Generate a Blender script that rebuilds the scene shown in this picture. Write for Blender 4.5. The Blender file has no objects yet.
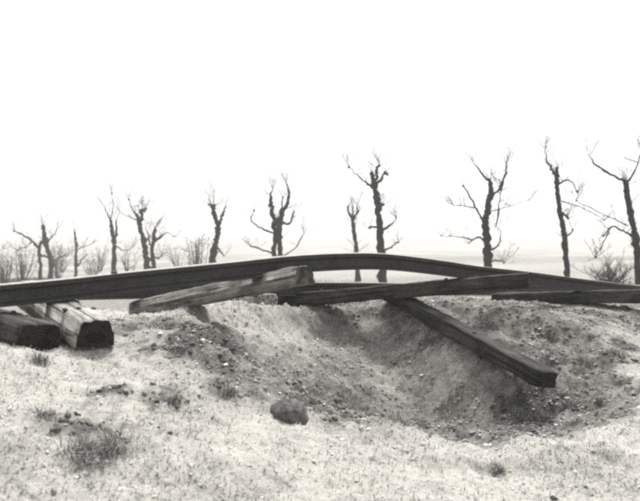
import bpy, math, random
import numpy as np
from mathutils import Vector, Matrix, noise as mnoise

random.seed(11)
RNG = np.random.default_rng(11)
scene = bpy.context.scene
COL = scene.collection
F = 800.0            # focal length in photograph pixels (640 wide)
EYE = 1.6            # camera height
HOR = 245.0          # eye level in the photograph

# ------------------------------------------------------------------ camera
cam_d = bpy.data.cameras.new('camera')
cam_d.sensor_width = 36.0
cam_d.lens = 36.0 * F / 640.0
cam_d.clip_end = 3000.0
cam_d.clip_start = 0.05
cam_d.dof.use_dof = True
cam_d.dof.focus_distance = 6.6
cam_d.dof.aperture_fstop = 3.4
cam = bpy.data.objects.new('camera', cam_d)
COL.objects.link(cam)
cam.location = (0, 0, EYE)
cam.rotation_euler = (math.radians(90.0) - math.atan((250.5 - HOR) / F), 0, 0)
scene.camera = cam

# ------------------------------------------------------------------ sky, sun, exposure
SUN_EL, SUN_AZ = 61.0, 16.0        # azimuth from +Y (view direction), positive = right
world = bpy.data.worlds.new('World')
scene.world = world
world.use_nodes = True
wn = world.node_tree
wn.nodes.clear()
w_out = wn.nodes.new('ShaderNodeOutputWorld')
w_bg = wn.nodes.new('ShaderNodeBackground')
w_sky = wn.nodes.new('ShaderNodeTexSky')
w_sky.sky_type = 'NISHITA'
w_sky.sun_disc = False
w_sky.sun_elevation = math.radians(SUN_EL)
w_sky.sun_rotation = math.radians(SUN_AZ)
w_sky.dust_density = 1.0
w_sky.air_density = 1.0
w_bw = wn.nodes.new('ShaderNodeRGBToBW')
wn.links.new(w_sky.outputs[0], w_bw.inputs[0])
w_pow = wn.nodes.new('ShaderNodeMath'); w_pow.operation = 'POWER'      # cloud cover evens the sky out
w_pow.inputs[1].default_value = 0.3
wn.links.new(w_bw.outputs[0], w_pow.inputs[0])
wn.links.new(w_pow.outputs[0], w_bg.inputs['Color'])
w_bg.inputs["Strength"].default_value = 0.15
wn.links.new(w_bg.outputs[0], w_out.inputs['Surface'])

sun_d = bpy.data.lights.new('sun', 'SUN')
sun_d.energy = 1.5
sun_d.angle = math.radians(24.0)
sun_d.color = (1.0, 0.985, 0.95)
sun = bpy.data.objects.new('sun', sun_d)
COL.objects.link(sun)
sd = Vector((math.sin(math.radians(SUN_AZ)) * math.cos(math.radians(SUN_EL)),
             math.cos(math.radians(SUN_AZ)) * math.cos(math.radians(SUN_EL)),
             math.sin(math.radians(SUN_EL))))
sun.rotation_euler = sd.to_track_quat('Z', 'Y').to_euler()
sun.location = sd * 30

scene.view_settings.view_transform = 'Standard'
scene.view_settings.look = 'None'
scene.view_settings.gamma = 1.0
scene.view_settings.exposure = 2.22
scene.render.engine = 'CYCLES'
scene.cycles.use_denoising = False      # the sampling grain stands for the slide's film grain
scene.cycles.filter_width = 3.1
scene.cycles.max_bounces = 6
scene.cycles.diffuse_bounces = 3
scene.cycles.volume_bounces = 1


# ------------------------------------------------------------------ small helpers
def P(px, py, d):
    """photograph pixel + distance -> world point"""
    return Vector(((px - 320.0) / F * d, d, EYE - (py - HOR) / F * d))


def link(o, parent=None):
    COL.objects.link(o)
    if parent is not None:
        o.parent = parent
    return o


def tag(o, label=None, cat=None, group=None, kind=None):
    if label: o['label'] = label
    if cat: o['category'] = cat
    if group: o['group'] = group
    if kind: o['kind'] = kind
    return o


def empty(name, loc):
    o = bpy.data.objects.new(name, None)
    o.location = loc
    o.empty_display_size = 0.1
    return link(o)


def mesh_obj(name, verts, faces, mats, parent=None, smooth=True, origin=None, midx=None):
    if origin is None and parent is not None:
        origin = parent.location
    if origin is not None:
        verts = [Vector(v) - Vector(origin) for v in verts]
    me = bpy.data.meshes.new(name)
    me.from_pydata([tuple(v) for v in verts], [], faces)
    for m in (mats if isinstance(mats, (list, tuple)) else [mats]):
        me.materials.append(m)
    if midx is not None:
        me.polygons.foreach_set('material_index', midx)
    if smooth:
        me.polygons.foreach_set('use_smooth', [True] * len(me.polygons))
    me.update()
    o = bpy.data.objects.new(name, me)
    if parent is None and origin is not None:
        o.location = origin
    return link(o, parent)


def np_mesh(name, V, Fc, mat, smooth=True):
    """fast mesh from numpy arrays with constant face size"""
    me = bpy.data.meshes.new(name)
    k = Fc.shape[1]
    me.vertices.add(len(V)); me.vertices.foreach_set('co', V.astype(np.float32).ravel())
    me.loops.add(Fc.size); me.loops.foreach_set('vertex_index', Fc.astype(np.int32).ravel())
    me.polygons.add(len(Fc))
    me.polygons.foreach_set('loop_start', np.arange(0, Fc.size, k, dtype=np.int32))
    me.polygons.foreach_set('loop_total', np.full(len(Fc), k, dtype=np.int32))
    me.polygons.foreach_set('use_smooth', np.full(len(Fc), smooth))
    me.materials.append(mat)
    me.update(calc_edges=True)
    return me


# lattice value noise (vectorised)
_T = np.random.default_rng(5).random((512, 512))


def vnoise(x, y):
    xi = np.floor(x).astype(int); yi = np.floor(y).astype(int)
    fx = x - xi; fy = y - yi
    fx = fx * fx * fx * (fx * (fx * 6 - 15) + 10); fy = fy * fy * fy * (fy * (fy * 6 - 15) + 10)
    a = _T[xi % 512, yi % 512]; b = _T[(xi + 1) % 512, yi % 512]
    c = _T[xi % 512, (yi + 1) % 512]; d = _T[(xi + 1) % 512, (yi + 1) % 512]
    return (a * (1 - fx) + b * fx) * (1 - fy) + (c * (1 - fx) + d * fx) * fy - 0.5


def fbm(x, y, s, octv, gain=0.5):
    r = 0.0; a = 1.0; f = 1.0 / s
    for k in range(octv):
        c, sn = math.cos(0.6 * k + 0.3), math.sin(0.6 * k + 0.3)
        r = r + a * vnoise((x * c - y * sn) * f + 17.3 * k, (x * sn + y * c) * f + 9.1 * k)
        a *= gain; f *= 2.03
    return r


def sstep(a, b, x):
    t = np.clip((x - a) / (b - a), 0, 1)
    return t * t * (3 - 2 * t)


# ------------------------------------------------------------------ materials (a monochrome slide: warm greys)
def grey(v):
    return (v, v * 0.985, v * 0.945, 1.0)


class NT:
    def __init__(self, name, rough=0.9, spec=0.2):
        self.m = bpy.data.materials.new(name)
        self.m.use_nodes = True
        self.t = self.m.node_tree
        self.bsdf = self.t.nodes['Principled BSDF']
        self.bsdf.inputs['Roughness'].default_value = rough
        self.bsdf.inputs['Specular IOR Level'].default_value = spec
        self.co = self.t.nodes.new('ShaderNodeTexCoord')

    def n(self, kind, **kw):
        nd = self.t.nodes.new(kind)
        for k, v in kw.items():
            setattr(nd, k, v)
        return nd

    def l(self, a, b):
        self.t.links.new(a, b)

    def noise(self, scale, detail=6, rough=0.6, vec=None, stretch=None):
        nd = self.n('ShaderNodeTexNoise')
        nd.inputs['Scale'].default_value = scale
        nd.inputs['Detail'].default_value = detail
        nd.inputs['Roughness'].default_value = rough
        src = vec or self.co.outputs['Object']
        if stretch:
            mp = self.n('ShaderNodeMapping')
            mp.inputs['Scale'].default_value = stretch
            self.l(src, mp.inputs[0]); src = mp.outputs[0]
        self.l(src, nd.inputs['Vector'])
        return nd.outputs['Fac']

    def ramp(self, fac, stops):
        r = self.n('ShaderNodeValToRGB')
        e = r.color_ramp.elements
        e[0].position, e[0].color = stops[0][0], grey(stops[0][1])
        e[1].position, e[1].color = stops[-1][0], grey(stops[-1][1])
        for p, v in stops[1:-1]:
            q = e.new(p); q.color = grey(v)
        self.l(fac, r.inputs[0])
        return r.outputs[0]

    def mix(self, fac, a, b, mode='MIX'):
        mx = self.n('ShaderNodeMix', data_type='RGBA', blend_type=mode)
        if isinstance(fac, (int, float)):
            mx.inputs[0].default_value = fac
        else:
            self.l(fac, mx.inputs[0])
        for s, v in ((6, a), (7, b)):
            if isinstance(v, tuple):
                mx.inputs[s].default_value = v
            else:
                self.l(v, mx.inputs[s])
        return mx.outputs[2]

    def col(self, c):
        if isinstance(c, tuple):
            self.bsdf.inputs['Base Color'].default_value = c
        else:
            self.l(c, self.bsdf.inputs['Base Color'])

    def bump(self, h, strength=0.5, dist=0.01):
        b = self.n('ShaderNodeBump')
        b.inputs['Strength'].default_value = strength
        b.inputs['Distance'].default_value = dist
        self.l(h, b.inputs['Height'])
        self.l(b.outputs[0], self.bsdf.inputs['Normal'])


def mat_ground():
    k = NT('earth', 0.95, 0.1)
    at = k.n('ShaderNodeAttribute', attribute_name='bare')     # 1 = freshly turned earth, 0 = bleached turf
    at2 = k.n('ShaderNodeAttribute', attribute_name='damp_shade')    # dark patches: moist subsoil and painted-in shade
    n1 = k.noise(6.0, 10, 0.74)
    n2 = k.noise(34.0, 8, 0.78)
    n3 = k.noise(15.0, 9, 0.75)
    turf = k.mix(0.5, k.ramp(n1, [(0.34, 0.12), (0.44, 0.48), (0.58, 0.66)]), k.ramp(n2, [(0.33, 0.12), (0.45, 0.56), (0.64, 0.74)]))
    turf = k.mix(0.75, turf, k.ramp(n3, [(0.34, 0.3), (0.45, 1.0)]), 'MULTIPLY')
    soil = k.mix(0.5, k.ramp(n1, [(0.37, 0.055), (0.5, 0.24), (0.64, 0.50)]), k.ramp(n2, [(0.35, 0.04), (0.5, 0.21), (0.67, 0.50)]))
    soil = k.mix(0.75, soil, k.ramp(n3, [(0.33, 0.3), (0.47, 1.0)]), 'MULTIPLY')
    damp_shade = k.ramp(n2, [(0.34, 0.03), (0.55, 0.10), (0.7, 0.24)])
    c = k.mix(at.outputs['Fac'], turf, soil)
    c = k.mix(at2.outputs['Fac'], c, damp_shade)
    k.col(c)
    h = k.n('ShaderNodeMath', operation='ADD'); k.l(n2, h.inputs[0]); k.l(k.noise(110, 4, 0.7), h.inputs[1])
    k.bump(h.outputs[0], 0.9, 0.02)
    return k.m


def mat_wood(name, lo, mid, hi, axis=0):
    k = NT(name, 0.85, 0.25)
    st = [14.0, 14.0, 14.0]; st[axis] = 1.2
    g = k.noise(2.6, 8, 0.65, stretch=tuple(st))
    b = k.noise(4.0, 6, 0.65)
    c = k.mix(0.45, k.ramp(g, [(0.33, lo), (0.5, mid), (0.68, hi)]), k.ramp(b, [(0.36, lo * 0.9), (0.5, mid), (0.66, hi * 1.1)]))
    st2 = [26.0, 26.0, 26.0]; st2[axis] = 0.7
    cr = k.noise(1.6, 5, 0.55, stretch=tuple(st2))           # drying splits along the grain
    crk = k.ramp(cr, [(0.40, 0.18), (0.455, 1.0)])
    k.col(k.mix(0.9, c, crk, 'MULTIPLY'))
    hh = k.n('ShaderNodeMath', operation='MULTIPLY'); k.l(g, hh.inputs[0]); k.l(crk, hh.inputs[1])
    k.bump(hh.outputs[0], 0.9, 0.02)
    return k.m


def mat_endgrain(name, lo, hi):
    k = NT(name, 0.9, 0.15)
    b = k.noise(14.0, 6, 0.7)
    w = k.n('ShaderNodeTexWave', wave_type='RINGS', rings_direction='X')
    w.inputs['Scale'].default_value = 16.0; w.inputs['Distortion'].default_value = 3.5; w.inputs['Detail'].default_value = 3.0
    k.l(k.co.outputs['Object'], w.inputs['Vector'])
    c = k.mix(0.6, k.ramp(b, [(0.35, lo), (0.7, hi)]), k.ramp(w.outputs['Fac'], [(0.1, lo), (0.9, hi)]))
    cr = k.ramp(k.noise(9.0, 3, 0.5), [(0.42, 0.3), (0.46, 1.0)])
    k.col(k.mix(0.8, c, cr, 'MULTIPLY'))
    k.bump(b, 0.9, 0.015)
    return k.m


def mat_rail():
    k = NT('rusty_rail_steel', 0.6, 0.3)
    a = k.noise(7.0, 8, 0.7)
    b = k.noise(55.0, 4, 0.7)
    c = k.mix(0.5, k.ramp(a, [(0.35, 0.018), (0.52, 0.042), (0.70, 0.085)]), k.ramp(b, [(0.35, 0.02), (0.7, 0.07)]))
    k.col(c)
    k.bsdf.inputs['Metallic'].default_value = 0.25
    k.bump(b, 0.25, 0.004)
    return k.m


def mat_simple(name, lo, hi, scale=12.0, rough=0.9):
    k = NT(name, rough, 0.15)
    b = k.noise(scale, 6, 0.65)
    k.col(k.ramp(b, [(0.35, lo), (0.68, hi)]))
    k.bump(b, 0.6, 0.01)
    return k.m


M_GROUND = mat_ground()
M_WOOD_PALE = mat_wood('weathered_pale_timber', 0.10, 0.28, 0.50)
M_WOOD_MID = mat_wood('weathered_timber', 0.06, 0.17, 0.36)
M_WOOD_DARK = mat_wood('tarred_timber', 0.012, 0.032, 0.10)
M_END_DARK = mat_endgrain('tarred_shaded_end_grain', 0.008, 0.034)  # near-black ends: shade of the camera-facing side put into the colour
M_END_MID = mat_endgrain('weathered_end_grain', 0.04, 0.13)
M_RAIL = mat_rail()
M_WORN = mat_simple('worn_rail_steel', 0.22, 0.46, 30, 0.35)
M_IRON = mat_simple('rusty_iron', 0.03, 0.09, 60, 0.7)
M_BARK = mat_simple('bark', 0.012, 0.038, 6)
M_TWIG = mat_simple('twig_bark', 0.03, 0.07, 5)
M_CLOD = mat_simple('soil_clod', 0.12, 0.40, 6)
M_CLOD_BIG = mat_simple('crusted_soil', 0.03, 0.17, 26)
M_CLOD_DARK = mat_simple('dark_soil_clod', 0.04, 0.14, 9)
M_STRAW = mat_simple('bleached_grass', 0.30, 0.62, 3)
M_TUFT = mat_simple('withered_grass', 0.07, 0.24, 4)

# ------------------------------------------------------------------ the ground
RN = (-0.61, 0.79)                       # across the track, away from the camera
R0 = (-0.71, 6.35)                       # a point under the near rail
CR = (0.78, 6.35)                        # crater centre
CUP = P(398, 304, 8.25); CLO = P(550.5, 390, 6.2)   # underside of the fallen sleeper: upper and lower end


def smax(a, b, k):
    h = np.clip(0.5 + 0.5 * (a - b) / k, 0, 1)
    return b * (1 - h) + a * h + k * h * (1 - h)


def smin(a, b, k):
    return -smax(-a, -b, k)


def gauss(x, y, cx, cy, r):
    return np.exp(-((x - cx) ** 2 + (y - cy) ** 2) / (r * r))


def seg_dist(x, y, pts):
    best = None
    for (ax, ay), (bx, by) in zip(pts[:-1], pts[1:]):
        dx, dy = bx - ax, by - ay
        t = np.clip(((x - ax) * dx + (y - ay) * dy) / (dx * dx + dy * dy), 0, 1)
        d = np.hypot(x - ax - t * dx, y - ay - t * dy)
        best = d if best is None else np.minimum(best, d)
    return best


GULLY = [(-1.45, 6.55), (-1.1, 5.95), (-0.72, 5.45), (-0.3, 5.05), (0.15, 4.85)]


def field_z(x, y):
    f = -0.45 + 0.04 * np.clip(x, -32, 22)
    far = sstep(70, 260, np.hypot(x, y))
    f = f * (1 - far) - 1.3 * far
    r = np.hypot(x, y)
    hill = sstep(330, 700, r) * (9.0 + 5 * fbm(x, y, 240.0, 2))
    return f + 0.12 * fbm(x, y, 9.0, 3) + hill


def ground_parts(x, y):
    v = (x - R0[0]) * RN[0] + (y - R0[1]) * RN[1]
    t = (x - R0[0]) * 0.79 + (y - R0[1]) * 0.61
    bed = 0.985 - 0.02 * np.clip(t, -3, 6)
    front = bed - 0.34 * np.maximum(0, -v - 0.62)
    floor = 0.385 - 0.05 * np.clip(-v - 2.4, 0, 6)
    near = smax(front, floor, 0.12)
    fz = field_z(x, y)
    back = smax(bed - 0.5 * np.maximum(0, v - 2.1), fz, 0.3)
    z = np.where(v < 0.7, near, back)
    # thrown-up earth lobes round the hole
    z = z + 0.13 * gauss(x, y, -0.78, 7.35, 0.42) + 0.045 * gauss(x, y, -0.33, 7.75, 0.28)
    z = z + 0.10 * gauss(x, y, 1.25, 8.75, 0.6)
    z = z - 0.075 * gauss(x, y, -1.5, 4.95, 0.42) - 0.08 * gauss(x, y, -1.75, 7.5, 0.4)
    # the hole
    wob = 1.0 + 0.22 * fbm(x, y, 1.1, 3)
    r = np.hypot((x - CR[0]) / 1.78, (y - CR[1]) / np.where(y < CR[1], 1.52, 2.0)) * wob
    rc = np.clip(r, 0, 1)
    zb = z - (z - 0.06) * (1 - rc ** 1.55) + 0.035 * np.exp(-((r - 1.06) / 0.09) ** 2) * sstep(7.5, 6.0, y)
    inside = sstep(1.12, 0.9, r)
    # earth slumped down the back of the hole in the middle, lumps on the left lip
    zb = zb + 0.17 * gauss(x, y, -0.12, 6.85, 0.52) + 0.07 * gauss(x, y, 0.25, 7.4, 0.4)
    zb = zb - 0.06 * gauss(x, y, 1.35, 5.9, 0.45)
    zb = zb + 0.06 * gauss(x, y, -1.3, 5.55, 0.25)
    # spur of earth carrying the fallen sleeper
    ax, ay, az = CUP; bx, by, bz = CLO
    dx, dy = bx - ax, by - ay
    L2 = dx * dx + dy * dy
    tt = ((x - ax) * dx + (y - ay) * dy) / L2
    s = ((x - ax) * -dy + (y - ay) * dx) / math.sqrt(L2)     # + = right of the timber
    zt = az + (bz - az) * np.clip(tt, -0.15, 1.25) - 0.025
    wside = sstep(-0.62, -0.02, s) * sstep(1.0, 0.72, tt) * sstep(-0.5, -0.1, tt)
    spur = np.where(s > -0.02, zt + 0.02 * s, zt - 0.62 * np.abs(s))
    spur = smin(spur, z + 0.03, 0.05)
    zb = zb + np.maximum(spur - zb, 0) * wside
    # gully along the left lip, hollow under the second sleeper
    g = seg_dist(x, y, GULLY)
    g = g + 0.22 * fbm(x, y, 0.45, 3)
    zb = zb - 0.09 * np.exp(-(g / 0.17) ** 2)
    zb = zb - 0.10 * gauss(x, y, 0.02, 8.05, 0.22)
    # roughness
    near_w = sstep(16.0, 9.0, np.hypot(x, y))
    rough_in = inside * near_w
    zb = zb + near_w * (0.045 * fbm(x, y, 0.55, 4, 0.55) + 0.026 * fbm(x, y, 0.12, 4, 0.62))
    zb = zb + rough_in * (0.07 * fbm(x + 5, y, 0.4, 4, 0.6) + 0.055 * np.abs(fbm(x, y + 3, 0.2, 4, 0.62)))
    # soil masks; dm mixes moist earth with painted shade
    bare = np.clip(sstep(1.03, 0.9, r) + 0.75 * np.exp(-(g / 0.3) ** 2) + 0.75 * gauss(x, y, -1.05, 5.6, 0.55) + 0.5 * gauss(x, y, -0.4, 4.95, 0.4) + 0.85 * sstep(-1.9, -0.9, v) * sstep(0.4, 1.6, t) * near_w, 0, 1)
    bare = np.clip(bare + 0.55 * fbm(x, y, 0.5, 4, 0.6), 0, 1) * near_w + (1 - near_w) * np.clip(0.95 + 0.6 * fbm(x, y, 14.0, 3), 0, 1)
    bare = bare * (1 - 0.8 * gauss(x, y, -0.72, 7.3, 0.5)) * (1 - 0.6 * gauss(x, y, -0.33, 7.6, 0.35))
    dm = 0.30 * np.exp(-(g / 0.3) ** 2) * sstep(4.7, 5.1, y)  # gully: dark soil and the shade of its steep side, both in the colour
    dm = dm + 0.66 * gauss(x, y, 1.4, 5.8, 0.5) + 0.52 * gauss(x, y, 0.8, 5.5, 0.5)  # crater floor: moist earth and shade, both put into the colour
    dm = dm + 0.35 * np.exp(-((s + 0.14) / 0.16) ** 2) * sstep(-0.05, 0.1, tt) * sstep(1.05, 0.9, tt)  # shadow left of the fallen sleeper, painted into the soil
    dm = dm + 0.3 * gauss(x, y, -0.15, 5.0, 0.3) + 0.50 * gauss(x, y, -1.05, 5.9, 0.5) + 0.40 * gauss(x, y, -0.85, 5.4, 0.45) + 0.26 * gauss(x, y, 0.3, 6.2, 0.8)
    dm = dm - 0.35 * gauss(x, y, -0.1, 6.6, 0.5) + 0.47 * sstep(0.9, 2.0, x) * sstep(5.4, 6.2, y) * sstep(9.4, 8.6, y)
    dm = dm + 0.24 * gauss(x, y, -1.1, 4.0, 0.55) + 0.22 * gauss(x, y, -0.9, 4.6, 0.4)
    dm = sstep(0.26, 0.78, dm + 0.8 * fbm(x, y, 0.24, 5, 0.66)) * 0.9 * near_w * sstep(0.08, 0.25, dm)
    return zb, bare, dm


def gz(x, y):
    return float(ground_parts(np.array([float(x)]), np.array([float(y)]))[0][0])


def axis(lo, hi, step, out_lo, out_hi, g=1.09):
    a = list(np.arange(lo, hi + 1e-6, step))
    s = step; x = a[-1]
    while x < out_hi:
        s *= g; x += s; a.append(x)
    s = step; x = a[0]; left = []
    while x > out_lo:
        s *= g; x -= s; left.append(x)
    return np.array(left[::-1] + a)


gx = axis(-3.4, 4.6, 0.02, -900, 900)
gy = axis(3.2, 10.2, 0.02, -40, 1400)
X, Y = np.meshgrid(gx, gy, indexing='ij')
Z, BARE, DAMP_SHADE = ground_parts(X.ravel(), Y.ravel())
V = np.column_stack([X.ravel(), Y.ravel(), Z])
ni, nj = X.shape
ii, jj = np.meshgrid(np.arange(ni - 1), np.arange(nj - 1), indexing='ij')
a = (ii * nj + jj).ravel()
Fq = np.column_stack([a, a + nj, a + nj + 1, a + 1])
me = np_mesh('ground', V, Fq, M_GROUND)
for nm, arr in (('bare', BARE), ('damp_shade', DAMP_SHADE)):
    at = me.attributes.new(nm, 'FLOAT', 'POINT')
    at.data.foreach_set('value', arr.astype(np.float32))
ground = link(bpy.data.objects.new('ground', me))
tag(ground, 'pale turf embankment with a shell crater and the open field behind', 'ground', kind='structure')

# ------------------------------------------------------------------ damp air
def build_haze(density):
    lo, hi = (gx[0] - 5, gy[0] - 5, float(Z.min()) - 1.0), (gx[-1] + 5, gy[-1] + 5, float(Z.max()) + 6.0)
    vs = [(x, y, z) for z in (lo[2], hi[2]) for y in (lo[1], hi[1]) for x in (lo[0], hi[0])]
    fs = [(0, 2, 3, 1), (4, 5, 7, 6), (0, 1, 5, 4), (2, 6, 7, 3), (0, 4, 6, 2), (1, 3, 7, 5)]
    m = bpy.data.materials.new('haze'); m.use_nodes = True
    t = m.node_tree; t.nodes.clear()
    out = t.nodes.new('ShaderNodeOutputMaterial'); v = t.nodes.new('ShaderNodeVolumePrincipled')
    v.inputs['Color'].default_value = (0.97, 0.965, 0.95, 1); v.inputs['Density'].default_value = density
    t.links.new(v.outputs[0], out.inputs['Volume'])
    o = mesh_obj('haze', vs, fs, m, smooth=False)
    tag(o, 'thin pale winter haze over the field', 'haze', kind='stuff')


build_haze(0.0018)

# ------------------------------------------------------------------ rails
def catmull(pts, n=14):
    out = []
    q = [pts[0] * 2 - pts[1]] + pts + [pts[-1] * 2 - pts[-2]]
    for i in range(1, len(q) - 2):
        for k in range(n):
            t = k / n
            p0, p1, p2, p3 = q[i - 1], q[i], q[i + 1], q[i + 2]
            out.append(0.5 * ((2 * p1) + (p2 - p0) * t + (2 * p0 - 5 * p1 + 4 * p2 - p3) * t * t + (3 * p1 - p0 - 3 * p2 + p3) * t ** 3))
    out.append(pts[-1].copy())
    return out


RAIL_H = 0.142
half = [(0.0, 0.0), (0.031, -0.001), (0.0335, -0.006), (0.0335, -0.030), (0.030, -0.036), (0.011, -0.045), (0.0075, -0.056), (0.0075, -0.106),
        (0.013, -0.116), (0.062, -0.130), (0.064, -0.133), (0.064, -0.142)]
PROFILE = half[1:] + [(-a_, b_) for a_, b_ in half[1:][::-1]]


def build_rail(name, tops, lean=0.0):
    path = catmull(tops)
    verts, faces = [], []
    m = len(PROFILE)
    for i, p in enumerate(path):
        tan = (path[min(i + 1, len(path) - 1)] - path[max(i - 1, 0)]).normalized()
        side = tan.cross(Vector((0, 0, 1))).normalized()       # towards the camera
        up = side.cross(tan).normalized()
        c, s_ = math.cos(lean), math.sin(lean)
        side, up = side * c + up * s_, up * c - side * s_
        for (a_, b_) in PROFILE:
            verts.append(p + side * a_ + up * b_)
    for i in range(len(path) - 1):
        for j in range(m):
            k = (j + 1) % m
            faces.append((i * m + j, (i + 1) * m + j, (i + 1) * m + k, i * m + k))
    faces.append(tuple(range(m))); faces.append(tuple(range((len(path) - 1) * m, len(path) * m))[::-1])
    mi = [1 if (f < (len(path) - 1) * m and f % m == m - 1) else 0 for f in range(len(faces))]
    o = mesh_obj(name, verts, faces, [M_RAIL, M_WORN], origin=path[len(path) // 2], smooth=True, midx=mi)
    for pl in o.data.polygons:
        pl.use_smooth = False
    return o, path


near_pts = [P(-420, 318, 4.1), P(-190, 300, 4.6), P(10, 283.5, 5.3), P(70, 278.0, 5.56), P(130, 271.5, 5.85), P(230, 261.8, 6.35), P(290, 255.6, 6.63), P(340, 253, 6.9),
            P(385, 253.6, 7.2), P(440, 260.2, 7.62), P(475, 265.5, 7.9), P(530, 271.8, 8.5), P(580, 278.5, 9.1), P(628, 284.2, 9.8), P(690, 291, 11.0), P(760, 296, 12.8)]
rail, near_path = build_rail('rail', near_pts, -0.11)
tag(rail, 'near rusty steel rail arching in the air over the crater', 'rail', 'rails of the wrecked track')
far_pts = [P(-240, 285, 5.4), P(-60, 284.8, 6.3), P(60, 284.0, 7.05), P(150, 283.2, 7.6), P(248, 282.2, 8.15), P(342, 282.4, 8.8), P(430, 283.4, 9.7), P(529, 284.4, 11.0), P(640, 285, 13.2), P(720, 285, 15.5)]
rail2, far_path = build_rail('rail', far_pts, -0.04)
tag(rail2, 'far rusty rail seen low between the two raised sleepers', 'rail', 'rails of the wrecked track')

# ------------------------------------------------------------------ sleepers
def sleeper(label, A, B, width, height, mats, seed, roll=0.0, round_top=0.35, spikes=(), bend=0.0, taper=0.0, ragged=0.0, group='sleepers torn from the track'):
    """A, B: centres of the top face at the two ends"""
    A, B = Vector(A), Vector(B)
    ax = (B - A).normalized()
    side = ax.cross(Vector((0, 0, 1))).normalized()
    up = side.cross(ax).normalized()
    c, s_ = math.cos(roll), math.sin(roll)
    side, up = side * c + up * s_, up * c - side * s_
    L = (B - A).length
    root = empty('sleeper', (A + B) / 2 - up * height)
    tag(root, label, 'sleeper', group)
    w = width / 2
    rt = round_top
    prof = [(-w, -height), (-w * 0.5, -height - 0.002), (0, -height), (w * 0.5, -height - 0.002), (w, -height), (w * 1.01, -height * 0.72), (w, -height * 0.45), (w * 0.96, -height * rt),
            (w * (1 - 0.32 * rt), -height * 0.10 * (0.4 + rt)), (w * 0.62, -0.002), (w * 0.3, 0.0), (0, 0.002), (-w * 0.3, 0.0), (-w * 0.62, -0.002),
            (-w * (1 - 0.32 * rt), -height * 0.10 * (0.4 + rt)), (-w * 0.96, -height * rt), (-w, -height * 0.45), (-w * 1.01, -height * 0.72)]
    m = len(prof); nseg = 46
    verts, faces, mi = [], [], []
    ends = []
    for i in range(nseg + 1):
        f = i / nseg
        # rounded arrises at the ends
        e = min(f, 1 - f) * L
        sh = 1.0 - 0.10 * max(0, 1 - e / 0.03)
        for j, (a_, b_) in enumerate(prof):
            q = Vector((f * L * 2.2, a_ * 9 + seed * 3.1, b_ * 9))
            nz = mnoise.noise(q) * 0.016 + mnoise.noise(q * 3.0) * 0.010 + mnoise.noise(q * 8.0) * 0.004
            endj = 0.0
            if i in (0, nseg):
                endj = (mnoise.noise(Vector((a_ * 22, b_ * 22, seed * 5.0 + i))) * (0.012 + ragged))
            ta = 1.0 - taper * f
            r = Vector((a_, b_ + height / 2, 0)).normalized()
            aa = a_ * sh * ta + r.x * nz
            bb = (b_ + height / 2) * sh * ta - height / 2 + r.y * nz - bend * (1 - (2 * f - 1) ** 2)
            verts.append(A + ax * (f * L + endj) + side * aa + up * bb)
    for i in range(nseg):
        for j in range(m):
            k = (j + 1) % m
            faces.append((i * m + j, i * m + k, (i + 1) * m + k, (i + 1) * m + j)); mi.append(0)
    for base, flip in ((0, True), (nseg * m, False)):       # end grain, slightly dished
        cpt = Vector((0, 0, 0))
        for j in range(m):
            cpt += verts[base + j]
        verts.append(cpt / m + ax * (0.012 if base == 0 else -0.012)); ci = len(verts) - 1
        for j in range(m):
            k = (j + 1) % m
            faces.append((ci, base + k, base + j) if flip else (ci, base + j, base + k)); mi.append(1)
    # local frame for the wood grain: object axes follow the timber
    o0 = root.location
    Rm = Matrix((tuple(ax), tuple(-side), tuple(up)))
    lv = [Rm @ (v - o0) for v in verts]
    o = mesh_obj('timber', lv, faces, mats, smooth=True, midx=mi)
    for pl in o.data.polygons:
        pl.use_smooth = (pl.material_index == 0)
    o.parent = root
    o.rotation_mode = 'QUATERNION'
    o.rotation_quaternion = Rm.transposed().to_quaternion()
    for (f, across) in spikes:
        base = A + ax * (f * L) + side * (across * width) - up * (bend * (1 - (2 * f - 1) ** 2) + 0.004)
        sv, sf = [], []
        rr = 0.0125
        rings = [(0.9, -0.03), (1.0, 0.004), (1.55, 0.006), (1.6, 0.012), (0.9, 0.019), (0.3, 0.021)]
        for (q, h) in rings:
            for k in range(8):
                an = k * math.pi / 4
                sv.append(base + ax * (math.cos(an) * rr * q) + side * (math.sin(an) * rr * q) + up * h)
        for i in range(len(rings) - 1):
            for k in range(8):
                sf.append((i * 8 + k, i * 8 + (k + 1) % 8, (i + 1) * 8 + (k + 1) % 8, (i + 1) * 8 + k))
        sf.append(tuple(range(40, 48)))
        mesh_obj('screw_spike', sv, sf, M_IRON, parent=root)
    return root


# two sleeper ends still bedded on the left
B_rail = P(65, 301.0, 5.55)
B_end = P(96, 320.0, 5.0)
dirB = (B_end - B_rail).normalized()
sleeper('pale topped sleeper bedded at left with dark end grain facing the camera', B_rail - dirB * 0.95, B_end, 0.265, 0.178,
        [M_WOOD_PALE, M_END_DARK], 1, roll=0.0, round_top=0.55, spikes=((0.80, -0.33), (0.78, 0.0), (0.79, 0.36)))
A_end = P(42, 323.5, 4.93)
A_rail = P(-3, 310.5, 5.42)
dirA = (A_end - A_rail).normalized()
sleeper('dark tarred sleeper end half buried at the far left edge', A_rail - dirA * 0.7, A_end, 0.29, 0.175,
        [M_WOOD_DARK, M_END_DARK], 2, roll=0.10, round_top=0.3, spikes=((0.6, -0.2),), ragged=0.03)
# raised sleeper on the left, near end lifted above the rail foot
sleeper('raised weathered sleeper with pale rounded end lifted under the rail, left of centre', P(136, 300.5, 7.65), P(303, 265.0, 6.32), 0.235, 0.158,
        [M_WOOD_MID, M_END_MID], 3, roll=-0.05, round_top=0.5, spikes=((0.77, -0.3), (0.71, 0.3)))
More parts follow.
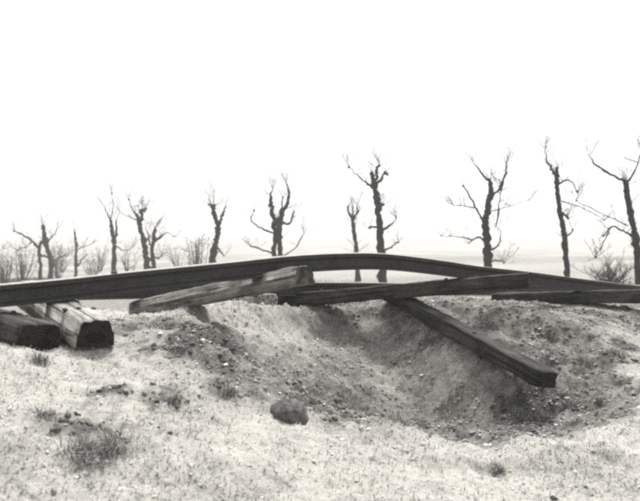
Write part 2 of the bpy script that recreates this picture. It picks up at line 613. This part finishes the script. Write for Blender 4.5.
# long dark sleeper hanging across the middle
sleeper('long dark sleeper hanging under the rail across the middle of the crater', P(281, 294.5, 8.6), P(530, 272.2, 7.5), 0.22, 0.142,
        [M_WOOD_DARK, M_END_DARK], 4, roll=0.03, round_top=0.16, spikes=((0.80, -0.3), (0.70, 0.3), (0.17, -0.3)))
# fallen sleeper sliding into the hole
up_off = Vector((0, 0, 0.13))
dC = (CLO - CUP)
sleeper('fallen dark sleeper sliding down into the crater, square end towards the camera', CUP - dC * 0.10 + up_off, CLO + up_off, 0.165, 0.125,
        [M_WOOD_DARK, M_END_DARK], 5, roll=0.06, round_top=0.14, taper=-0.10, spikes=((0.62, 0.1),))
# sleeper under the right end of the rail
sleeper('dark sleeper lying under the near rail at the right edge', P(494, 293.2, 9.7), P(705, 287.5, 8.5), 0.23, 0.145,
        [M_WOOD_DARK, M_END_DARK], 6, roll=0.0, round_top=0.2, spikes=((0.42, -0.2),))
# stub of another sleeper under the far rail
sleeper('short pale sleeper stub poking out under the far rail', P(238, 288.5, 9.1), P(268, 294.0, 8.15), 0.215, 0.14,
        [M_WOOD_PALE, M_WOOD_PALE], 7, round_top=0.3)

# ------------------------------------------------------------------ trees
def tube(verts, faces, pts, rads, sides=6, rough=0.0, seed=0):
    base0 = len(verts)
    for i, p in enumerate(pts):
        tan = (pts[min(i + 1, len(pts) - 1)] - pts[max(i - 1, 0)])
        if tan.length < 1e-6: tan = Vector((0, 0, 1))
        tan.normalize()
        ref = Vector((0, 1, 0)) if abs(tan.y) < 0.9 else Vector((1, 0, 0))
        u = tan.cross(ref).normalized(); w = tan.cross(u)
        for k in range(sides):
            an = 2 * math.pi * k / sides
            r = rads[i]
            if rough:
                r *= 1 + rough * mnoise.noise(Vector((p.z * 4 + seed, math.cos(an) * 1.3, math.sin(an) * 1.3 + seed)))
            verts.append(p + u * (math.cos(an) * r) + w * (math.sin(an) * r))
    for i in range(len(pts) - 1):
        for k in range(sides):
            q = (k + 1) % sides
            faces.append((base0 + i * sides + k, base0 + i * sides + q, base0 + (i + 1) * sides + q, base0 + (i + 1) * sides + k))
    verts.append(pts[-1].copy()); c = len(verts) - 1
    l = base0 + (len(pts) - 1) * sides
    for k in range(sides):
        faces.append((l + k, l + (k + 1) % sides, c))


def shoot(verts, faces, p, d, length, r, rnd, depth=0):
    n = 6
    pts, rads = [p.copy()], [r]
    d = d.normalized()
    for i in range(n):
        d = (d + Vector((rnd.uniform(-.16, .16), rnd.uniform(-.16, .16), rnd.uniform(-.04, .17)))).normalized()
        p = p + d * (length / n)
        pts.append(p.copy()); rads.append(max(r * (1 - 0.75 * (i + 1) / n), 0.0032))
        if depth < 2 and rnd.random() < (0.6 if depth == 0 else 0.35) and i < n - 1:
            dd = (d + Vector((rnd.uniform(-1, 1), rnd.uniform(-1, 1), rnd.uniform(-.2, .6)))).normalized()
            shoot(verts, faces, p, dd, length * rnd.uniform(.25, .5), r * 0.6, rnd, depth + 1)
    tube(verts, faces, pts, rads, 3)


def tree(label, d, trunk, limbs, seed, shoots=26, slen=1.2, knob=1.0, name='tree', group='bare pollarded trees in the row behind the track', sr=0.0075):
    """trunk / limbs: lists of (px, py, width px) outlines taken at distance d; limbs get depth of their own"""
    rnd = random.Random(seed)
    s = F / d
    def pt(q, dy=0.0):
        return P(q[0], q[1], d) + Vector((0, dy, 0))
    tr = [pt(q, 0.10 * math.sin(i * 1.7 + seed)) for i, q in enumerate(trunk)]
    zb = float(field_z(np.array([tr[0].x]), np.array([d]))[0])
    foot = Vector((tr[0].x + 0.05, d, zb - 0.15))
    pts = [foot] + tr
    rads = [trunk[0][2] / s / 2 * 1.5] + [q[2] / s / 2 * 1.12 for q in trunk]
    # refine
    fine = catmull(pts, 6)
    fr = np.interp(np.linspace(0, len(pts) - 1, len(fine)), range(len(pts)), rads)
    root = empty(name, (foot.x, foot.y, zb))
    tag(root, label, 'tree' if name == 'tree' else 'shrub', group)
    vs, fs = [], []
    tube(vs, fs, [q + Vector((rnd.uniform(-1, 1), rnd.uniform(-1, 1), 0)) * float(r) * 0.22 for q, r in zip(fine, fr)], [float(r) * rnd.uniform(.85, 1.22) for r in fr], 8, 0.55, seed)
    tr_o = mesh_obj('trunk', vs, fs, M_BARK, parent=root)
    tips = [(fine[-1], (fine[-1] - fine[-3]).normalized(), tr_o)]
    nodes = [fine[k] for k in range(len(fine) // 3, len(fine))]
    for li, lb in enumerate(limbs):
        dep = rnd.uniform(-0.9, 0.9)
        L = []
        # start on the trunk axis depth, drift in depth along the limb
        q0 = pt(lb[0])
        near = min(fine, key=lambda f: (f.x - q0.x) ** 2 + (f.z - q0.z) ** 2)
        oy = near.y - d if (near - q0).length < 1.2 else 0.0
        for i, q in enumerate(lb):
            L.append(pt(q, oy + dep * i / max(1, len(lb) - 1) * 0.6))
        fl = catmull(L, 4) if len(L) > 1 else L
        jr = lb[0][2] / s * 0.42
        fl = [q + Vector((rnd.uniform(-jr, jr), rnd.uniform(-jr, jr), rnd.uniform(-jr, jr))) if i else q for i, q in enumerate(fl)]
        rr = np.interp(np.linspace(0, len(lb) - 1, len(fl)), range(len(lb)), [q[2] / s / 2 for q in lb])
        vs, fs = [], []
        tube(vs, fs, fl, [max(float(r) * rnd.uniform(.95, 1.35), 0.007) for r in rr], 6, 0.4, seed + li)
        lo_ = mesh_obj('limb', vs, fs, M_BARK, parent=root)
        tips.append((fl[-1], (fl[-1] - fl[-3]).normalized(), lo_))
        nodes += fl[2:]
    # pollard knobs
    if knob > 0:
        for ki, (tp, td, part) in enumerate(tips):
            if rnd.random() < 0.6:
                r = rnd.uniform(0.045, 0.085) * knob
                vs, fs = [], []
                pl = [tp - td * r * 0.9, tp - td * r * 0.3, tp + td * r * 0.4, tp + td * r * 0.9]
                tube(vs, fs, pl, [r * 0.5, r, r * 0.85, r * 0.3], 7, 0.9, seed + ki)
                kb = mesh_obj('pollard_knob', vs, fs, M_BARK, origin=root.location)
                kb.location = (0, 0, 0); kb.parent = part
    # stout crooked branches, then thin shoots
    vs, fs = [], []
    fat = max(1.0, d / 40.0)
    for i in range(shoots // 3):
        p = rnd.choice(nodes)
        shoot(vs, fs, p, Vector((rnd.uniform(-1, 1), rnd.uniform(-1, 1), rnd.uniform(0, .9))), slen * rnd.uniform(.4, .9), 0.017 * rnd.uniform(.7, 1.2) * fat, rnd)
    for i in range(int(shoots * 2.2)):
        if rnd.random() < 0.6:
            p, dd, _ = rnd.choice(tips)
            dirv = dd * 0.5 + Vector((rnd.uniform(-.9, .9), rnd.uniform(-.9, .9), rnd.uniform(.1, 1.2)))
        else:
            p = rnd.choice(nodes)
            dirv = Vector((rnd.uniform(-1, 1), rnd.uniform(-1, 1), rnd.uniform(-.1, .9)))
        shoot(vs, fs, p, dirv, slen * rnd.uniform(.45, 1.15), sr * rnd.uniform(.7, 1.2) * fat, rnd)
    if vs:
        mesh_obj('crown', vs, fs, M_TWIG, parent=root)
    return root


tree('two stemmed bare tree, leftmost of the row', 60, [(49.5, 280, 4.6), (51.3, 263.5, 4.2), (46.3, 246, 4), (43.6, 233, 3.8), (42.5, 225, 3.4)],
     [[(40, 281, 3.4), (39.3, 265, 3.2), (38.2, 248, 3.2), (42, 236, 2.6)], [(38.1, 248, 2.6), (32, 241, 2), (22, 235, 1.6), (13, 231, 1)], [(39.5, 254, 2.4), (45, 257, 1.8), (50.5, 261, 2)],
      [(51, 263, 1.6), (58, 258, 1.2), (66, 256, 0.9)], [(46, 245, 1.4), (52, 236, 1), (56, 231, .8)], [(32, 241, 1.4), (26, 246, 1), (15, 250, .9)]], 3, 34, 1.5)
tree('thin single stemmed sapling, second of the row from the left', 62, [(76.2, 276, 3), (76, 262, 2.6), (75.6, 246, 2.4), (74.8, 232, 2.0)],
     [[(76, 268, 1.6), (80, 262, 1.2), (83, 258, .8)], [(75.5, 250, 1), (84, 247, .8), (95, 243, .6)]], 4, 14, 1.3, 0.7)
tree('slim tree with a small fork below its thin top, third from the left', 55, [(114.4, 274, 4), (114, 255, 3.8), (113.6, 240, 3.8), (112.6, 232, 3.4), (110.8, 220, 2.8)],
     [[(113.6, 236, 2.6), (117, 233.5, 2.2), (116.4, 221, 1.3)], [(110.8, 221, 1.2), (107, 212, .9), (103.6, 205, .7)], [(111, 220, 1), (113, 208, .7), (112, 194, .5)], [(113, 243, 1), (122, 250, .8), (130, 249, .6)]], 5, 20, 1.3, 0.9)
tree('leaning tree with clenched dark knobs at its top, left of the rail lump', 50, [(147, 270, 5.4), (145.6, 256, 5), (143.6, 242, 4.6), (140.4, 227, 4.2), (138.4, 219, 3.6), (135.6, 213.5, 2.4)],
     [[(139.6, 223, 3.2), (142.6, 215, 2.6), (142, 209, 3.6)], [(136.5, 215, 1.4), (132, 208, .9), (129, 200, .6)], [(142, 209, 1.8), (145, 212, 1.5), (146.5, 208, 1)], [(138, 221, 1), (130, 217, .7), (121, 213, .5)]], 6, 24, 1.2, 1.3)
tree('small branching tree leaning beside the knob topped one', 52, [(153.8, 270, 4), (152.4, 258, 3.8), (152.2, 250, 3.4), (153.6, 239, 3.2), (154.6, 229, 2.8)],
     [[(152.2, 250, 2.2), (149, 241, 1.8), (147.4, 233, 1.6)], [(152.6, 246, 2.2), (158, 240, 1.8), (162, 236, 1.2)], [(153.5, 256, 1.6), (157.5, 259, 1.2), (160, 256, .9)], [(158, 240, 1.4), (166, 233, 1), (174, 237, .8)],
      [(154.6, 229, 1.4), (158, 222, 1), (161, 218, .8)]], 7, 26, 1.2, 1.0)
tree('thick stemmed pollard with a knob on its bent left stump', 46, [(212.8, 264, 6.8), (214.6, 250, 6), (217, 238, 4.8), (218, 228, 4.6), (215, 216, 4), (212.4, 206, 4)],
     [[(218, 226, 3), (221.8, 219, 2.6), (224, 214, 2), (225.4, 207, 1.2)], [(212.4, 206, 2), (209.6, 204.5, 1.6)], [(212.4, 206, 2), (215.5, 204.5, 1.8)], [(213.6, 205, .9), (213.5, 190, .5)], [(215.5, 246, 1.2), (221, 252, 1.2), (223, 256, 1)]], 8, 20, 1.1, 0.9)
tree('broad pollard with many upright stumps, in the middle of the row', 40, [(279.8, 256, 5.2), (279.8, 240, 5), (279.8, 224, 4.8), (282.5, 213, 3.4), (287.5, 203, 2.6), (288.8, 191, 2.2), (286, 182, 1)],
     [[(274.3, 257, 4.2), (274.3, 240, 4), (274.2, 222, 4.2), (271, 208, 3.8), (269.5, 201, 3.2), (271.4, 190, 1.2)], [(274.6, 225, 4), (278, 219, 4), (281.5, 208, 2), (283.5, 196, 1.2)], [(280, 221, 2.8), (288, 224, 2.4), (292, 218, 2), (293.6, 211, 1.4)],
      [(273.5, 233, 1.8), (262, 228, 1.5), (252, 221, 1.1), (254, 210, .7)], [(272, 253, 1.8), (260, 249, 1.4), (250, 245, 1.1)], [(284, 256, 1.3), (295, 248, 1.2), (304, 234, .9)], [(274, 240, 1), (280, 230, 1.2)]], 9, 44, 1.0, 0.8)
tree('smaller forked pollard standing just left of the tall one', 44, [(357, 258, 4), (356.4, 250, 3.8), (354.6, 236, 3.6), (353, 226, 3.4), (352, 217, 3)],
     [[(352.6, 220, 2.4), (349, 213, 2), (347.5, 206, 1.6)], [(352.6, 221, 2.2), (356, 214, 1.6), (358, 207, 1.4)], [(352, 217, 2), (353.4, 207, 1.4)]], 10, 22, 1.0, 1.0)
tree('tall pollard with a fist of stumps on top, behind the rail hump', 34, [(382, 260, 6.8), (381.3, 250, 6.4), (380.2, 233, 5.8), (378.6, 216, 5.6), (376.4, 197, 5.4), (374.2, 184, 5), (372, 172, 3.2)],
     [[(374.4, 183, 3.4), (377.4, 173, 2.6), (379.2, 163, 2.6)], [(375, 186, 2.6), (382.5, 177, 2.2), (385, 171.5, 2), (388.3, 172.5, 1.8)], [(374, 188, 3), (368, 184, 2.2), (360, 176.5, 1.2), (349, 167, .6)],
      [(383, 230, 2.2), (389, 226, 1.8), (397.5, 218, 1)], [(378, 206, 3), (383.4, 204, 2.6)], [(379.5, 228, 1.6), (372, 227, 1.4), (368.5, 228.5, 2)], [(382, 252, 1.6), (391, 247, 1.4), (397, 242, 1.4)]], 11, 40, 0.75, 0.85)
tree('twisted bare tree with long curved arms, behind the long sleeper', 30, [(489.2, 270, 8), (488, 252, 7), (487, 236, 5.8), (484.8, 222, 6), (487.4, 211, 5.6), (489.8, 200, 5), (490.8, 190, 4.4), (489.6, 182, 3)],
     [[(490, 184, 2.8), (485, 177, 2.2), (480, 170, 1.5), (475, 162, .8)], [(490.4, 200, 3), (496, 193, 2.4), (501, 187, 2.2), (505.4, 176, 1.8), (507, 162, 1)], [(484.6, 222, 3), (479, 216, 2.4), (474, 207.5, 1.8), (462, 187, 1)],
      [(474, 208, 1.2), (466, 206, .9), (455, 205, .6)], [(503, 181, 1.2), (498.5, 200, 1), (496.5, 214, 1.6), (493.5, 228, .8)], [(487, 243, 1.6), (479, 237, 1.5), (471, 243, 1.0)], [(489, 250, 1.6), (498, 246, 1.4), (499.5, 236, .9)],
      [(474, 240, 1), (458, 237, .8), (441, 236, .6)], [(489.6, 262, 1.6), (496, 260.5, 1.5), (501, 262, .8)], [(489, 212, .9), (510, 206, .7), (532, 199, .5)]], 12, 44, 0.75, 0.55)
tree('slender leaning pole of a tree with a blunt dark top', 29, [(568.6, 282, 5.4), (567, 262, 5), (564.2, 240, 4.8), (562, 224, 4.4), (559.8, 208, 4.2), (557.6, 190, 4.2), (556, 176, 4.2), (557, 167, 2)],
     [[(556, 176, 3), (551, 172, 2), (544.5, 162, 1.5), (540, 152, .7)], [(558.6, 184, 2.2), (564, 181.5, 1.6), (570, 183, 1.1), (571.5, 192, .7)], [(560.5, 210, 1.8), (566, 214, 1.6), (572, 217.5, 2.2)],
      [(564, 238, 1.4), (570, 234, 1.5), (574, 230, .8)], [(555, 175, 1.2), (549, 166, .7)], [(559, 200, .9), (580, 207, .7), (604, 220, .6)]], 13, 30, 0.65, 0.6)
tree('bare tree with long drooping arms, rightmost of the row', 26, [(641, 290, 7), (638, 262, 6.4), (634, 236, 6), (630.4, 212, 5.6), (627.5, 190, 5), (625.6, 181, 3.6)],
     [[(625, 182, 3), (614, 175, 2.2), (603, 167.5, 1.8), (592, 156, .9)], [(631, 236, 2.2), (620, 229, 1.6), (611, 228, 1.4), (606, 243, 1), (598, 258, .6)], [(632, 246, 2), (625, 244, 2.6)], [(628, 226, 1.1), (602, 214, .9), (576, 201, .6)],
      [(611, 227, 1), (606, 236, 1)], [(626, 186, 2.2), (636, 172, 1.6), (646, 150, 1)]], 14, 34, 0.65, 0.6)

# scrubby shrubs between the trees
def shrub(label, px, d, wpx, hpx, seed, n=26):
    rnd = random.Random(seed)
    s = F / d
    x = (px - 320) / s
    zb = float(field_z(np.array([x]), np.array([d]))[0])
    root = empty('shrub', (x, d, zb))
    tag(root, label, 'shrub', 'scrubby shrubs under the tree row')
    vs, fs = [], []
    vt, ft = [], []
    for i in range(n):
        ang = rnd.uniform(0, 6.28)
        top = Vector((x + math.cos(ang) * rnd.uniform(0, wpx / s / 2), d + math.sin(ang) * rnd.uniform(0, .8), zb + hpx / s * rnd.uniform(.55, 1.0)))
        b = Vector((x + math.cos(ang) * 0.12, d + math.sin(ang) * 0.12, zb - 0.05))
        mid = (b + top) / 2 + Vector((rnd.uniform(-.15, .15), rnd.uniform(-.15, .15), 0.1))
        pl = catmull([b, mid, top], 3)
        tube(vs, fs, pl, [0.03 * (1 - .75 * k / (len(pl) - 1)) for k in range(len(pl))], 4)
        for k in range(5):
            p = rnd.choice(pl[2:])
            shoot(vt, ft, p, Vector((rnd.uniform(-1, 1), rnd.uniform(-1, 1), rnd.uniform(0, .8))), rnd.uniform(.3, .8), 0.012, rnd)
    mesh_obj('stem', vs, fs, M_BARK, parent=root)
    mesh_obj('crown', vt, ft, M_TWIG, parent=root)


shrub('twiggy shrub under the leftmost tree', 22, 57, 34, 42, 21, 22)
shrub('dark tangled shrub left of the thick stemmed pollard', 197, 45, 26, 50, 22, 20)
shrub('low scrub at the foot of the thin sapling', 92, 60, 30, 26, 23, 14)
shrub('low bushy scrub behind the rail near the right edge', 612, 24, 40, 30, 24, 22)
shrub('thin scrub between the slim tree and the knob topped tree', 128, 58, 24, 36, 25, 10)

shrub('low tangled scrub in the far left corner of the field', 4, 54, 30, 40, 29, 20)
shrub('low scrub just right of the leftmost tree', 58, 66, 26, 34, 30, 16)
shrub('faint far scrub at the left edge beyond the two stemmed tree', 62, 95, 44, 30, 26, 16)
shrub('faint far scrub between the sapling and the slim tree', 100, 90, 30, 32, 27, 12)
shrub('faint far scrub right of the small branching tree', 178, 85, 30, 26, 28, 12)

def rough_grass(n):
    t = RNG.random(n)
    # the row runs from about (11, 24) on the right to (-24, 64) on the left
    x = 13 - 40 * t + RNG.normal(0, 1.3, n); y = 23 + 44 * t + RNG.normal(0, 1.6, n)
    keep = fbm(x, y, 2.5, 3) > -0.12
    x, y = x[keep], y[keep]; n = len(x)
    z = ground_parts(x, y)[0]
    h = RNG.uniform(.10, .42, n); an = RNG.uniform(0, 6.28, n); w = RNG.uniform(.008, .018, n); le = h * RNG.uniform(.1, .7, n)
    c, s_ = np.cos(an), np.sin(an)
    v0 = np.column_stack([x - s_ * w, y + c * w, z - .03]); v1 = np.column_stack([x + s_ * w, y - c * w, z - .03]); v2 = np.column_stack([x + c * le, y + s_ * le, z + h])
    Vv = np.stack([v0, v1, v2], 1).reshape(-1, 3); Ff = np.arange(n * 3).reshape(-1, 3)
    o = link(bpy.data.objects.new('rough_grass', np_mesh('rough_grass', Vv, Ff, M_TUFT, False)))
    tag(o, 'rough withered grass along the foot of the tree row', 'grass', kind='stuff')


rough_grass(60000)

# ------------------------------------------------------------------ clods, stones and grass on the near ground
def ico():
    t = (1 + 5 ** .5) / 2
    v = np.array([(-1, t, 0), (1, t, 0), (-1, -t, 0), (1, -t, 0), (0, -1, t), (0, 1, t), (0, -1, -t), (0, 1, -t), (t, 0, -1), (t, 0, 1), (-t, 0, -1), (-t, 0, 1)], float)
    v /= np.linalg.norm(v[0])
    f = np.array([(0, 11, 5), (0, 5, 1), (0, 1, 7), (0, 7, 10), (0, 10, 11), (1, 5, 9), (5, 11, 4), (11, 10, 2), (10, 7, 6), (7, 1, 8), (3, 9, 4), (3, 4, 2), (3, 2, 6), (3, 6, 8), (3, 8, 9), (4, 9, 5), (2, 4, 11), (6, 2, 10), (8, 6, 7), (9, 8, 1)])
    return v, f


def scatter_pts(n, want):
    """points in the seen part of the embankment, thinned by a weight function of (x, y, bare, damp)"""
    out = []
    while sum(len(o) for o in out) < n:
        y = RNG.uniform(3.2, 9.6, 20000); x = RNG.uniform(-0.45, 0.45, 20000) * y
        z, b, dm = ground_parts(x, y)
        keep = RNG.random(20000) < want(x, y, b, dm)
        out.append(np.column_stack([x, y, z])[keep])
    return np.concatenate(out)[:n]


IV, IF = ico()


def clods(name, label, n, want, smin_, smax_, mat):
    p = scatter_pts(n, want)
    r = smin_ * (smax_ / smin_) ** (RNG.random(n) ** 2.4)
    sc = np.column_stack([RNG.uniform(.7, 1.3, n), RNG.uniform(.7, 1.3, n), RNG.uniform(.5, .95, n)]) * r[:, None]
    jit = RNG.uniform(.55, 1.35, (n, 12, 1))
    an = RNG.uniform(0, 6.28, n)
    L = IV[None] * jit * sc[:, None, :]
    c, s = np.cos(an)[:, None], np.sin(an)[:, None]
    Vv = np.stack([L[..., 0] * c - L[..., 1] * s, L[..., 0] * s + L[..., 1] * c, L[..., 2]], -1) + (p + np.column_stack([np.zeros(n), np.zeros(n), r * .15]))[:, None, :]
    Ff = (IF[None] + (np.arange(n) * 12)[:, None, None]).reshape(-1, 3)
    o = link(bpy.data.objects.new(name, np_mesh(name, Vv.reshape(-1, 3), Ff, mat, False)))
    tag(o, label, 'soil', kind='stuff')


clods('soil_clods', 'grey clods and crumbs of earth strewn over the crater slopes', 14000, lambda x, y, b, d: 0.015 + 0.9 * b ** 2, 0.004, 0.021, M_CLOD)
clods('dark_soil_clods', 'dark clods of earth in the gully and crater bottom', 3000, lambda x, y, b, d: 0.006 + 0.9 * d * d, 0.004, 0.024, M_CLOD_DARK)
M_STONE = mat_simple('pale_chalk_stone', 0.4, 0.7, 8)
clods('chalk_stones', 'small pale stones scattered over the embankment', 3200, lambda x, y, b, d: 0.5 + 0 * x, 0.004, 0.018, M_STONE)


def blades(n, want, hmin, hmax, lean):
    p = scatter_pts(n, want)
    h = RNG.uniform(hmin, hmax, n); an = RNG.uniform(0, 6.28, n)
    le = RNG.uniform(.3, 1.0, n) * lean
    w = RNG.uniform(.0015, .0035, n)
    dx, dy = np.cos(an), np.sin(an)
    def row(f, wid):
        cx = p[:, 0] + dx * h * le * f ** 1.5; cy = p[:, 1] + dy * h * le * f ** 1.5
        cz = p[:, 2] - .004 + h * f * np.sqrt(np.maximum(1 - (le * .85) ** 2, .05)) * (1 - .2 * f)
        return (np.column_stack([cx - dy * w * wid, cy + dx * w * wid, cz]), np.column_stack([cx + dy * w * wid, cy - dx * w * wid, cz]))
    a0, b0 = row(0., 1.); a1, b1 = row(.55, .8); a2, b2 = row(1., .12)
    Vv = np.stack([a0, b0, a1, b1, a2, b2], 1).reshape(-1, 3)
    base = (np.arange(n) * 6)[:, None]
    Ff = np.concatenate([base + np.array([[0, 1, 3, 2]]), base + np.array([[2, 3, 5, 4]])], 0)
    return Vv, Ff


Vb, Fb = blades(22000, lambda x, y, b, d: np.clip(1.0 - 1.1 * b - d, 0.0, 1) * (0.25 + 1.5 * np.clip(fbm(x, y, .5, 3) + .2, 0, 1)), .012, .045, .98)
tag(link(bpy.data.objects.new('dry_grass', np_mesh('dry_grass', Vb, Fb, M_STRAW, False))), 'short bleached grass lying flat over the near bank', 'grass', kind='stuff')


def tuft(label, px, py, wpx, seed, mat=None, n=110, hk=1.0):
    """march the view ray to the ground, plant a tuft there"""
    rnd = random.Random(seed)
    d = 3.0
    while d < 12:
        p = P(px, py, d)
        if gz(p.x, p.y) >= p.z: break
        d += 0.02
    w = wpx / F * d
    root_loc = Vector((p.x, p.y, gz(p.x, p.y)))
    vs, fs, mi = [], [], []
    subs = [(rnd.gauss(0, w * .13), rnd.gauss(0, w * .11), rnd.uniform(.5, 1.1)) for _ in range(max(3, n // 28))]
    for i in range(int(n * 1.6)):
        cx, cy, hs = rnd.choice(subs)
        bx, by = p.x + cx + max(-w*.3, min(w*.3, rnd.gauss(0, w * .13))), p.y + cy + max(-w*.3, min(w*.3, rnd.gauss(0, w * .13)))
        bz = gz(bx, by) - 0.005
        h = rnd.uniform(.02, .085) * hk * hs
        an = rnd.uniform(0, 6.28)
        ld = Vector((math.cos(an), math.sin(an), 0)) * h * rnd.uniform(.2, 1.5)
        sd_ = Vector((-ld.y, ld.x, 0)).normalized() * rnd.uniform(.001, .0026)
        b = Vector((bx, by, bz)); m_ = b + ld * .35 + Vector((0, 0, h * .65)); t_ = b + ld + Vector((0, 0, h * rnd.uniform(.6, 1)))
        k = len(vs)
        vs += [b - sd_, b + sd_, m_ - sd_ * .8, m_ + sd_ * .8, t_]
        fs += [(k, k + 1, k + 3, k + 2), (k + 2, k + 3, k + 4)]
        q = 1 if rnd.random() < .3 else 0
        mi += [q, q]
    o = mesh_obj('grass_tuft', vs, fs, [mat or M_TUFT, M_STRAW], origin=root_loc, smooth=False, midx=mi)
    tag(o, label, 'grass', 'withered grass tufts on the bank')


tuft('large dark grass tuft at the bottom left corner of the bank', 92, 458, 74, 1, n=520, hk=1.25)
tuft('grass tuft in front of the dark sleeper at the left edge', 38, 362, 20, 2)
tuft('small tuft at the bottom edge right of centre', 497, 474, 24, 3, n=140)
tuft('tuft right of the fallen sleeper, nearest its square end', 566, 408, 26, 4, n=150)
tuft('small tuft at right, above and beyond the fallen sleeper end', 585, 362, 20, 5)
tuft('tuft nearest the right edge, halfway up the bank', 620, 357, 20, 6)
tuft('small tuft at right under the end of the rail', 592, 338, 18, 7)
tuft('small tuft lower right, close to the bottom edge of the bank', 600, 402, 18, 8)
tuft('low tuft on the bank right of the square ended sleeper, lower down', 575, 425, 26, 9)
tuft('thin tuft in the middle foreground left of the crater', 176, 402, 28, 10, n=180, hk=.7)
tuft('tuft on the near lip of the crater bottom', 455, 405, 40, 11, n=160, hk=.8)
tuft('sparse tuft at lower left under the bedded sleepers', 45, 418, 34, 12, n=100, hk=.7)
tuft('sparse tuft on the slope above the fallen sleeper', 552, 342, 22, 13, n=100)

tuft('scrubby tuft in the crater bottom, left of its darkest hollow', 398, 420, 40, 14, n=150, hk=.8)
tuft('scrubby tuft in the crater bottom straight below the fallen sleeper end', 520, 418, 34, 15, n=210, hk=.9)
tuft('scrubby tuft halfway up the middle of the crater slope', 345, 402, 30, 16, n=120, hk=.7)
tuft('small tuft left of the big dark clod', 232, 398, 26, 17, n=110, hk=.8)
tuft('low tuft on the left crater lip below the raised sleeper', 178, 352, 34, 18, n=130, hk=.7)


def clod(label, p, r, seed, mat, flat=.7, cat='clod'):
    import bmesh
    bm = bmesh.new()
    bmesh.ops.create_icosphere(bm, subdivisions=3, radius=1.0)
    for v in bm.verts:
        q = v.co.copy()
        k = 1 + .12 * mnoise.noise(q * 1.4 + Vector((seed, 0, 0))) + .22 * mnoise.noise(q * 3.5 + Vector((0, seed, 0))) + .14 * mnoise.noise(q * 8)
        v.co = Vector((q.x * r * k, q.y * r * k, q.z * r * flat * k))
    me_ = bpy.data.meshes.new('earth_clod'); bm.to_mesh(me_); bm.free()
    me_.materials.append(mat)
    me_.polygons.foreach_set('use_smooth', [True] * len(me_.polygons))
    o = link(bpy.data.objects.new('earth_clod', me_)); o.location = p
    tag(o, label, cat, 'loose clods of earth')


def ray_ground(px, py):
    d = 3.0
    while d < 12:
        p = P(px, py, d)
        if gz(p.x, p.y) >= p.z: return p
        d += 0.02
    return p


clod('large round dark blemish built as a clod of earth in the crater mouth', ray_ground(288, 424) + Vector((0, .09, .02)), .112, 3, M_CLOD_BIG, .92)  # a round dark blemish, given the shape of a clod
clod('tiny dark lump of earth on top of the rail at left', min(near_path, key=lambda q: (q - P(116, 273.5, 5.79)).length) + Vector((0, 0, .006)), .022, 5, M_CLOD_DARK, .6)
